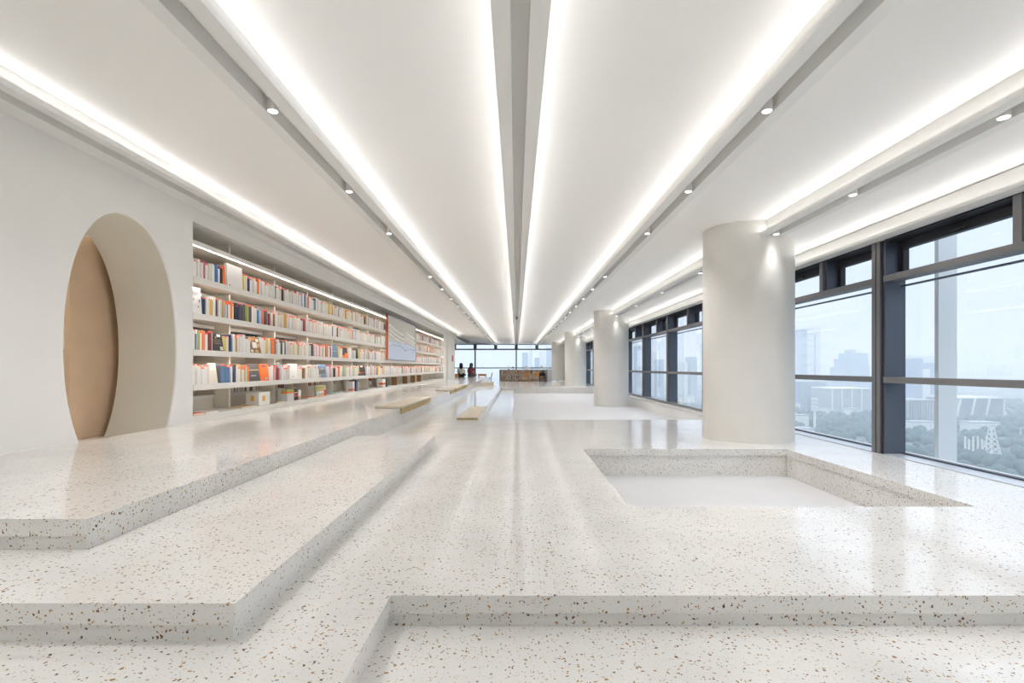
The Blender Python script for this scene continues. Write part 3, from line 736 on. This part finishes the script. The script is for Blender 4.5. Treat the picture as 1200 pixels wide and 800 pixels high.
# sling chair with red stripes
t=thing('deck_chair','red striped sling deck chair before the low bookcase','chair',(-.15,35.3,-.285))
for y in (35.1,35.55): MB().tube([(-.45,y,.48),(.35,y,-.27)],.02).tube([(.25,y,.20),(-.35,y,-.27)],.02).build('frame',WOODT,t)
sl=MB()
for k in range(9):
    ya=35.12+k*.045; sl.add([(-.42,ya,.46),(-.15,ya,.13),(.15,ya,-.02),(.30,ya,.14),(.30,ya+.045,.14),(.15,ya+.045,-.02),(-.15,ya+.045,.13),(-.42,ya+.045,.46)],[(0,1,6,7),(1,2,5,6),(2,3,4,5)],k%2)
sl.build('sling',[mat('sling_red','b5453c',.8),PM['cream']],t,fix=False)
t=thing('wooden_table','low light oak table beside the seated people','table',(-2.3,34.7,UZ))
MB().box(-2.58,-2.0,34.2,34.75,.44,.475).build('tabletop',WOODC,t,bevel=.006)
for sx in (-2.55,-2.08):
    for sy in (34.23,34.67): MB().box(sx,sx+.05,sy,sy+.05,UZ+.001,.44).build('leg',WOODC,t)
MB().box(-2.55,-2.03,34.225,34.24,.33,.44).build('apron',WOODC,t)
o=MB().box(-4.03,-3.84,33.6,33.9,UZ+.001,.46).box(-4.05,-3.82,33.58,33.92,.46,.49).build('wooden_stool',WOODC,None,bevel=.006); tag(o,'small orange wooden stool at the side of the seated pair','stool')
t=thing('floor_plant','dark leafed plant behind the columns against the far wall','plant',(3.45,36.5,0))
MB().cyl((3.45,36.5),.16,-.284,.02,18,r1=.2).build('pot',POT,t); MB().tube([(3.45,36.5,0),(3.42,36.5,.35),(3.46,36.5,.8)],.02).build('stem',LEAFD,t)
L=MB(); rr=random.Random(5)
for k in range(34):
    a=rr.uniform(0,6.28); s=rr.uniform(.2,.42); zz=rr.uniform(.15,.75); p0=Vector((3.44,36.5,zz)); p1=p0+Vector((s*math.cos(a),s*math.sin(a),rr.uniform(-.08,.25))); p1.x=min(p1.x,3.77); mid=(p0+p1)/2+Vector((0,0,.04)); u=Vector((-math.sin(a),math.cos(a),0))*.06
    L.add([p0,mid+u,p1,mid-u,mid+Vector((0,0,.015))],[(0,1,4),(1,2,4),(2,3,4),(3,0,4)])
L.build('leaves',LEAFD,t)
tag(MB().box(XW,XW+.03,29.6,29.95,1.25,1.6).build('red_sign',mat('sign_red','c0463a',.5)),'small red upright plate on the white wall near people','sign')
tag(MB().box(2.52,2.545,34.9,35.0,1.55,1.85).build('wall_plate',mat('plate_grey','b9b4ac',.5)),'small grey plate on the farthest column','plate')
t=thing('bottle','tiny white bottle on the window rail between near columns','bottle',(3.9,12.2,-.02))
MB().cyl((3.9,12.2),.045,-.019,.10,14).cyl((3.9,12.2),.045,.10,.14,14,r1=.018).build('body',WHITE,t); MB().cyl((3.9,12.2),.02,.14,.18,10).build('cap',WHITE,t)

# people: continuous skinned bodies
def skin(name,nodes,edges,m,parent=None,sub=2,root=0):
    off=Vector((0,0,0)); p=parent
    while p is not None: off+=p.location; p=p.parent
    me=bpy.data.meshes.new(name); bm=bmesh.new(); lay=bm.verts.layers.skin.verify(); vs=[]
    for i,(co,r) in enumerate(nodes):
        v=bm.verts.new(Vector(co)-off); v[lay].radius=(r if isinstance(r,tuple) else (r,r)); v[lay].use_root=(i==root); vs.append(v)
    for a,c in edges: bm.edges.new((vs[a],vs[c]))
    bm.to_mesh(me); bm.free(); me.materials.append(m)
    o=bpy.data.objects.new(name,me); COL.objects.link(o)
    if parent is not None: o.parent=parent
    md=o.modifiers.new('skin','SKIN'); md.use_smooth_shade=True
    ms=o.modifiers.new('sub','SUBSURF'); ms.levels=sub; ms.render_levels=sub
    return o
SKINM=mat('skin','d8a98a',.6); HAIR=mat('dark_hair','2a2930',.5)
def person(x,y,z,label,shirt,trous,turn=0):
    M=Matrix.Translation((x,y,z))@Matrix.Rotation(turn,4,'Z')
    P=lambda a,b_,c: tuple(M@Vector((a,b_,c)))
    # seated cross legged, facing +Y (back to us)
    nodes=[(P(0,0,.11),(.15,.13)),(P(0,.01,.28),(.13,.10)),(P(0,.0,.45),(.15,.105)),(P(0,.01,.55),(.10,.08)),(P(0,.03,.62),.05),(P(0,.05,.70),(.075,.09)),(P(0,.055,.80),(.075,.09)),
      (P(-.17,.01,.53),.06),(P(-.24,.06,.33),.047),(P(-.14,.25,.22),.037),(P(-.08,.31,.20),.03),
      (P(.17,.01,.53),.06),(P(.24,.06,.33),.047),(P(.14,.25,.22),.037),(P(.08,.31,.20),.03),
      (P(-.13,.05,.10),.10),(P(-.28,.30,.13),.068),(P(-.05,.40,.06),.048),(P(.06,.42,.045),.035),
      (P(.13,.05,.10),.10),(P(.28,.30,.13),.068),(P(.05,.36,.06),.048),(P(-.06,.34,.045),.035)]
    edges=[(0,1),(1,2),(2,3),(3,4),(4,5),(5,6),(2,7),(7,8),(8,9),(9,10),(2,11),(11,12),(12,13),(13,14),(0,15),(15,16),(16,17),(17,18),(0,19),(19,20),(20,21),(21,22)]
    o=skin('person',nodes,edges,SKINM); tag(o,label,'person')
    o.location=(0,0,0)
    g=1.13
    sel=[0,1,2,3,7,8,9,11,12,13]; mp={a:i for i,a in enumerate(sel)}
    nn=[(nodes[a][0],tuple(q*g+.008 for q in (nodes[a][1] if isinstance(nodes[a][1],tuple) else (nodes[a][1],)*2))) for a in sel]
    nn[0]=(P(0,0,.16),nn[0][1])
    skin('shirt',nn,[(mp[a],mp[c]) for a,c in edges if a in mp and c in mp],shirt,o)
    sel=[0,15,16,17,19,20,21]; mp={a:i for i,a in enumerate(sel)}
    nn=[(nodes[a][0],tuple(q*1.1+.006 for q in (nodes[a][1] if isinstance(nodes[a][1],tuple) else (nodes[a][1],)*2))) for a in sel]
    skin('trousers',nn,[(mp[a],mp[c]) for a,c in edges if a in mp and c in mp],trous,o)
    hb=MB(); c=M@Vector((0,.03,.80)); hb.ball((c.x,c.y,c.z),.125,.125,.13,14,10); c=M@Vector((0,-.035,.66)); hb.ball((c.x,c.y,c.z),.125,.075,.19,14,10)
    hb.build('hair',HAIR,o)
    fm=MB(); c=M@Vector((0,.155,.745)); fm.ball((c.x,c.y,c.z),.014,.02,.022); 
    fm.build('nose',SKINM,o)
    for sx in (-1,1):
        c=M@Vector((sx*.036,.135,.775)); MB().ball((c.x,c.y,c.z),.011).build('eye',WHITE,o)
        # hands with five fingers
        wr=Vector((sx*.08,.31,.20)); hn=[(P(wr.x,wr.y,wr.z),.026),(P(wr.x-sx*.03,wr.y+.06,wr.z-.01),.03)]; he=[(0,1)]
        for q in range(4):
            i0=len(hn); base=Vector((wr.x-sx*(.01+.016*q),wr.y+.085,wr.z-.012)); ln=(.06,.068,.064,.05)[q]
            hn+=[(P(*base),.0095),(P(base.x-sx*.006,base.y+ln*.55,base.z-.012),.0085),(P(base.x-sx*.008,base.y+ln*.85,base.z-.04),.0075)]
            he+=[(1,i0),(i0,i0+1),(i0+1,i0+2)]
        i0=len(hn); hn+=[(P(wr.x-sx*.055,wr.y+.03,wr.z),.011),(P(wr.x-sx*.075,wr.y+.055,wr.z-.015),.009)]; he+=[(1,i0),(i0,i0+1)]
        skin('hand',hn,he,SKINM,o,1)
    return o
person(-3.70,34.35,UZ+.02,'seated person in a cream top and black trousers, back turned',mat('cream_knit','e6e0d4',.9),BLACK,.05)
person(-3.02,34.3,UZ+.02,'seated person in a dark red top and charcoal trousers, back turned',mat('maroon_knit','7b3a40',.9),PM['charcoal'],-.12)

# ------------------------------------------------------------------ city outside
GZ=-60
def ground_mat():
    m=bpy.data.materials.new('city_ground'); m.use_nodes=True; nt=m.node_tree; N=nt.nodes; L=nt.links; b=N['Principled BSDF']; b.inputs['Roughness'].default_value=1; b.inputs['Specular IOR Level'].default_value=.1
    g=N.new('ShaderNodeNewGeometry'); n=N.new('ShaderNodeTexNoise'); n.inputs['Scale'].default_value=.012; n.inputs['Detail'].default_value=9; n.inputs['Roughness'].default_value=.7; L.new(g.outputs['Position'],n.inputs['Vector'])
    r=N.new('ShaderNodeValToRGB'); e=r.color_ramp.elements; e[0].position=.35; e[0].color=(*lin('4a585a'),1); e[1].position=.5; e[1].color=(*lin('6a787a'),1)  # ground greens turned blue-grey as well, distance haze mixed into the colour
    x=e.new(.58); x.color=(*lin('8d8f88'),1); x=e.new(.7); x.color=(*lin('c9c7c0'),1)
    L.new(n.outputs['Fac'],r.inputs['Fac']); L.new(r.outputs['Color'],b.inputs['Base Color']); return m
o=MB().box(-3000,6500,-1500,6500,GZ-2,GZ).build('ground',ground_mat()); struct(o)
FOOT=[]
CW=mat('tower_white','e3e3e0',.7); CB=mat('tower_blue_glass','8fa3b8',.4); CG=mat('concrete_grey','a6acb2',.8); CD=mat('hall_grey','808a94',.8)
def at(px,Y): return (px-605)/600*Y
def zt(py,Y): return .9+(430.5-py)/600*Y
def bld(name,label,pieces,grp=None):
    t=None
    for nm,px0,px1,pyt,Y,dep,m in pieces:
        if t is None: t=thing(name,label,'building',((at(px0,Y)+at(px1,Y))/2,Y+dep/2,GZ))
        MB().box(at(px0,Y),at(px1,Y),Y,Y+dep,GZ,zt(pyt,Y)).build(nm,m,t); FOOT.append((at(px0,Y),at(px1,Y),Y,Y+dep))
    return t
t=bld('tower_block','tall twin-tone white tower left in the near window view',[('glass_wing',938,946,386,1200,30,CB),('white_wing',946,961.5,384,1200,34,CW)])
for k in range(7): MB().box(at(946.3,1200),at(961.2,1200),1199.5,1200.1,zt(392+7*k,1200),zt(391.4+7*k,1200)).build('floor_band',CG,t)
MB().box(at(954,1200),at(956,1200),1199.4,1200.2,GZ,zt(393,1200)).build('glass_slot',CB,t)
bld('stepped_building','stepped blue-grey pyramid-like building beyond the near window',[('tier',987,1021,441,1100,60,CB),('tier',989.5,1019,430,1102,50,CB),('tier',992.5,1018,420,1104,45,CB),('tier',996,1017,413.5,1106,40,CB),('tier',996.5,1003,409.5,1108,20,CG),('tier',1003,1011,411,1108,20,CW)])
bld('office_block','broad blue-grey office block with broken white edge outside the window',[('main_block',1059,1082,420,800,60,CB),('main_block',1079,1098,425,802,60,CB),('white_roof',1059,1070,416,801,30,CW),('white_roof',1081,1097,417,803,30,CW),('white_wing',1082,1090,432,798,10,CW)])
def podium(name,label,pxa,pxb,pyt,Y,dep,m,ribs,ribm):
    t=bld(name,label,[('hall',pxa,pxb,pyt,Y,dep,m)])
    for k in range(ribs):
        px=pxa+(pxb-pxa)*k/max(1,ribs-1); MB().box(at(px,Y)-.8,at(px,Y)+.8,Y-1.2,Y-.1,GZ,zt(pyt,Y)+1).build('rib',ribm,t)
    MB().box(at(pxa,Y),at(pxb,Y),Y-1.2,Y+dep,zt(pyt,Y),zt(pyt,Y)+1.5).build('roof_edge',ribm,t); return t
podium('stadium_hall','long grey hall with pale roof edge below the tall tower',930,968,448,750,60,CB,6,CG)
podium('exhibition_hall','pale boxy hall with white ribs behind the white mast',975,1021,456,690,50,CG,5,CW)
podium('ribbed_hall','grey ribbed hall below the broad office block',1064,1098,470,560,40,CD,12,CG)
t=podium('strutted_hall','grey hall with slanting white struts below the skyline',1121,1176,467,600,45,CD,2,CW)
for px in (1126,1143,1160): MB().tube([(at(px-5,596),596,GZ+2),(at(px,596),596,zt(467,596))],1.1).build('strut',CW,t)
def mast(px,pyt,pyb,Y,label,w=1.2,plat=()):
    t=thing('mast',label,'mast',(at(px,Y),Y,GZ)); FOOT.append((at(px,Y)-1,at(px,Y)+1,Y-1,Y+1)); MB().cyl((at(px,Y),Y),w,GZ,zt(pyt,Y),12,r1=w*.7).build('shaft',CW,t)
    for p in plat: MB().cyl((at(px,Y),Y),w*2.4,zt(p,Y),zt(p,Y)+2,12).build('platform',CW,t)
mast(954.7,468,495,500,'white mast with three platforms among hazy trees',1.1,(469,473.5,478))
for i,(px,t_) in enumerate(((1131,511),(1135.5,514.5),(1140.5,511),(1146,511),(1151,514.5),(1156,511))):
    mast(px,t_,530,355,'white pole in the row beside the lattice tower, %s from the pier'%ordw(i+1),.75)
t=thing('lattice_tower','white lattice tower rising from the trees outside the near window','tower',(at(1162,350),350,GZ))
X,Yy=at(1162,350),350; FOOT.append((X-4,X+4,346,354)); zt0=zt(500,350)
for sx,sy in ((-1,-1),(1,-1),(1,1),(-1,1)): MB().tube([(X+sx*3.6,Yy+sy*3.6,GZ),(X+sx*.8,Yy+sy*.8,zt0)],.33,6).build('leg',CW,t)
br=MB()
for k in range(6):
    u=k/6; v=(k+1)/6; ra=3.6-2.8*u; rb=3.6-2.8*v; za=GZ+(zt0-GZ)*u; zb_=GZ+(zt0-GZ)*v
    for (ax,ay),(cx,cy) in (((-1,-1),(1,-1)),((1,-1),(1,1)),((1,1),(-1,1)),((-1,1),(-1,-1))):
        br.tube([(X+ax*ra,Yy+ay*ra,za),(X+cx*rb,Yy+cy*rb,zb_)],.2,5); br.tube([(X+cx*ra,Yy+cy*ra,za),(X+ax*rb,Yy+ay*rb,zb_)],.2,5)
br.build('bracing',CW,t); MB().box(X-1.3,X+1.3,Yy-1.3,Yy+1.3,zt0-1,zt0).build('platform',CW,t)
rr=random.Random(8)
for i in range(16):
    px=1126+i*4.2; Y=2100
    bld('distant_block','pale far skyline block above the transom, %s from the pier'%ordw(i+1),[('slab',px,px+rr.uniform(1.6,3.2),rr.uniform(434,438),Y,30,CW)],None)
for i,(pa,pb,pt,Y,m) in enumerate(((612,619,413,900,CB),(620,624,404,1000,CW),(627,632,419,820,CB),(633,639,412,900,CW),(641,646,407,950,CB))):
    bld('tower_block','hazy pale tower through the far windows, %s from the central mullion'%ordw(i+1),[('slab',pa,pb,pt,Y,30,m)])
for i,(pa,pb,pt,Y,m) in enumerate(((747,751,405,900,CB),(763,770,412,1100,CW),(772,778,421,900,CB),(800,806,424,1000,CW),(809,817,418,1000,CB))):
    bld('tower_block','hazy tower through the windows between near columns, %s from the middle column'%ordw(i+1),[('slab',pa,pb,pt,Y,30,m)])
rr=random.Random(14)
for i in range(40):
    Y=rr.uniform(420,1400); px=rr.uniform(1062,1200) if i%2 else rr.uniform(740,1020); w=rr.uniform(8,26)
    x=at(px,Y); hh=rr.uniform(5,12)
    if any(q[0]-w<x<q[1]+w and q[2]-w-4<Y<q[3]+w for q in FOOT): continue
    FOOT.append((x-w/2,x+w/2,Y,Y+w*.6))
    t=thing('low_building',None,'building',(x,Y,GZ),'low buildings among the trees')
    t['label']='low pale roofed building scattered among hazy trees outside'
    MB().box(x-w/2,x+w/2,Y,Y+w*.6,GZ,GZ+hh).build('walls',CW,t); MB().box(x-w/2-.5,x+w/2+.5,Y-.5,Y+w*.6+.5,GZ+hh,GZ+hh+.8).build('roof',CG,t)

TREE=mat('tree_crown_hazed','5c6f70',1,spec=.05,mottle=.3,mscale=.15)  # green crowns shifted blue-grey, haze tint put into the base colour
tb=MB(); rr=random.Random(21)
for k in range(5200):
    d=rr.uniform(250,1300); a=rr.uniform(.35,1.35)
    x,y=d*math.sin(a),d*math.cos(a); s=rr.uniform(2.2,4.8)
    if any(q[0]-6<x<q[1]+6 and q[2]-6<y<q[3]+6 for q in FOOT): continue
    tb.ball((x,y,GZ+s*.8),s,s,s*rr.uniform(.8,1.2),7,5)
tag(tb.build('woodland',TREE),'mass of hazy trees far below the windows','trees',None,'stuff')

# haze: real scattering air over the city
HZ=True
if HZ:
    m=bpy.data.materials.new('city_haze'); m.use_nodes=True; nt=m.node_tree; nt.nodes.clear()
    v=nt.nodes.new('ShaderNodeVolumeScatter'); v.inputs['Color'].default_value=(.89,.95,1,1); v.inputs['Density'].default_value=1/1000.; v.inputs['Anisotropy'].default_value=0
    o_=nt.nodes.new('ShaderNodeOutputMaterial'); nt.links.new(v.outputs[0],o_.inputs['Volume'])
    for (a,b_,c,d) in ((30,5500,-1200,5500),(-2500,29.5,60,5500)):
        o=MB().box(a,b_,c,d,GZ-1,60).build('city_haze',m); tag(o,'pale blue haze hanging over the city outside','haze',None,'stuff')

# ------------------------------------------------------------------ sky and light
w=bpy.data.worlds.new('sky'); S.world=w; w.use_nodes=True; nt=w.node_tree; N=nt.nodes; L=nt.links
bg=N['Background']; tc=N.new('ShaderNodeTexCoord'); sp_=N.new('ShaderNodeSeparateXYZ'); L.new(tc.outputs['Generated'],sp_.inputs[0])
rmp=N.new('ShaderNodeValToRGB'); e=rmp.color_ramp.elements
mp=N.new('ShaderNodeMapRange'); mp.inputs['From Min'].default_value=-1; mp.inputs['From Max'].default_value=1; L.new(sp_.outputs['Z'],mp.inputs['Value']); L.new(mp.outputs[0],rmp.inputs['Fac'])
e[0].position=.0; e[0].color=(.225,.25,.28,1); e[1].position=.5; e[1].color=(.315,.345,.405,1)
for p_,c_ in ((.62,(.295,.335,.395)),(.75,(.50,.55,.62)),(1.0,(.80,.875,.975))):
    x=e.new(p_); x.color=(*c_,1)
L.new(rmp.outputs['Color'],bg.inputs['Color']); bg.inputs['Strength'].default_value=2.3
# warm lamp in the passage room beyond the arch
ld=bpy.data.lights.new('passage_lamp','AREA'); ld.energy=34; ld.size=.6; ld.color=(1,.93,.84); lo=bpy.data.objects.new('passage_lamp',ld); COL.objects.link(lo); lo.location=(-5.4,5.0,2.5)

# ------------------------------------------------------------------ camera and view
cd=bpy.data.cameras.new('camera'); cam=bpy.data.objects.new('camera',cd); COL.objects.link(cam)
cam.location=(0,0,.9); cam.rotation_euler=(math.pi/2,0,0); cd.lens=18; cd.sensor_width=36; cd.sensor_fit='HORIZONTAL'
cd.shift_x=-5/1200; cd.shift_y=30.5/1200; cd.clip_start=.05; cd.clip_end=12000
S.camera=cam
S.view_settings.view_transform='Standard'; S.view_settings.look='None'; S.view_settings.gamma=1; S.view_settings.use_curve_mapping=False
S.view_settings.exposure=0.42
c=S.cycles
c.use_denoising=True
c.max_bounces=12; c.diffuse_bounces=7; c.glossy_bounces=4; c.transparent_max_bounces=16; c.transmission_bounces=6; c.volume_bounces=6
c.sample_clamp_indirect=8; c.caustics_reflective=False; c.caustics_refractive=False
print('books built',NB_BOOKS)
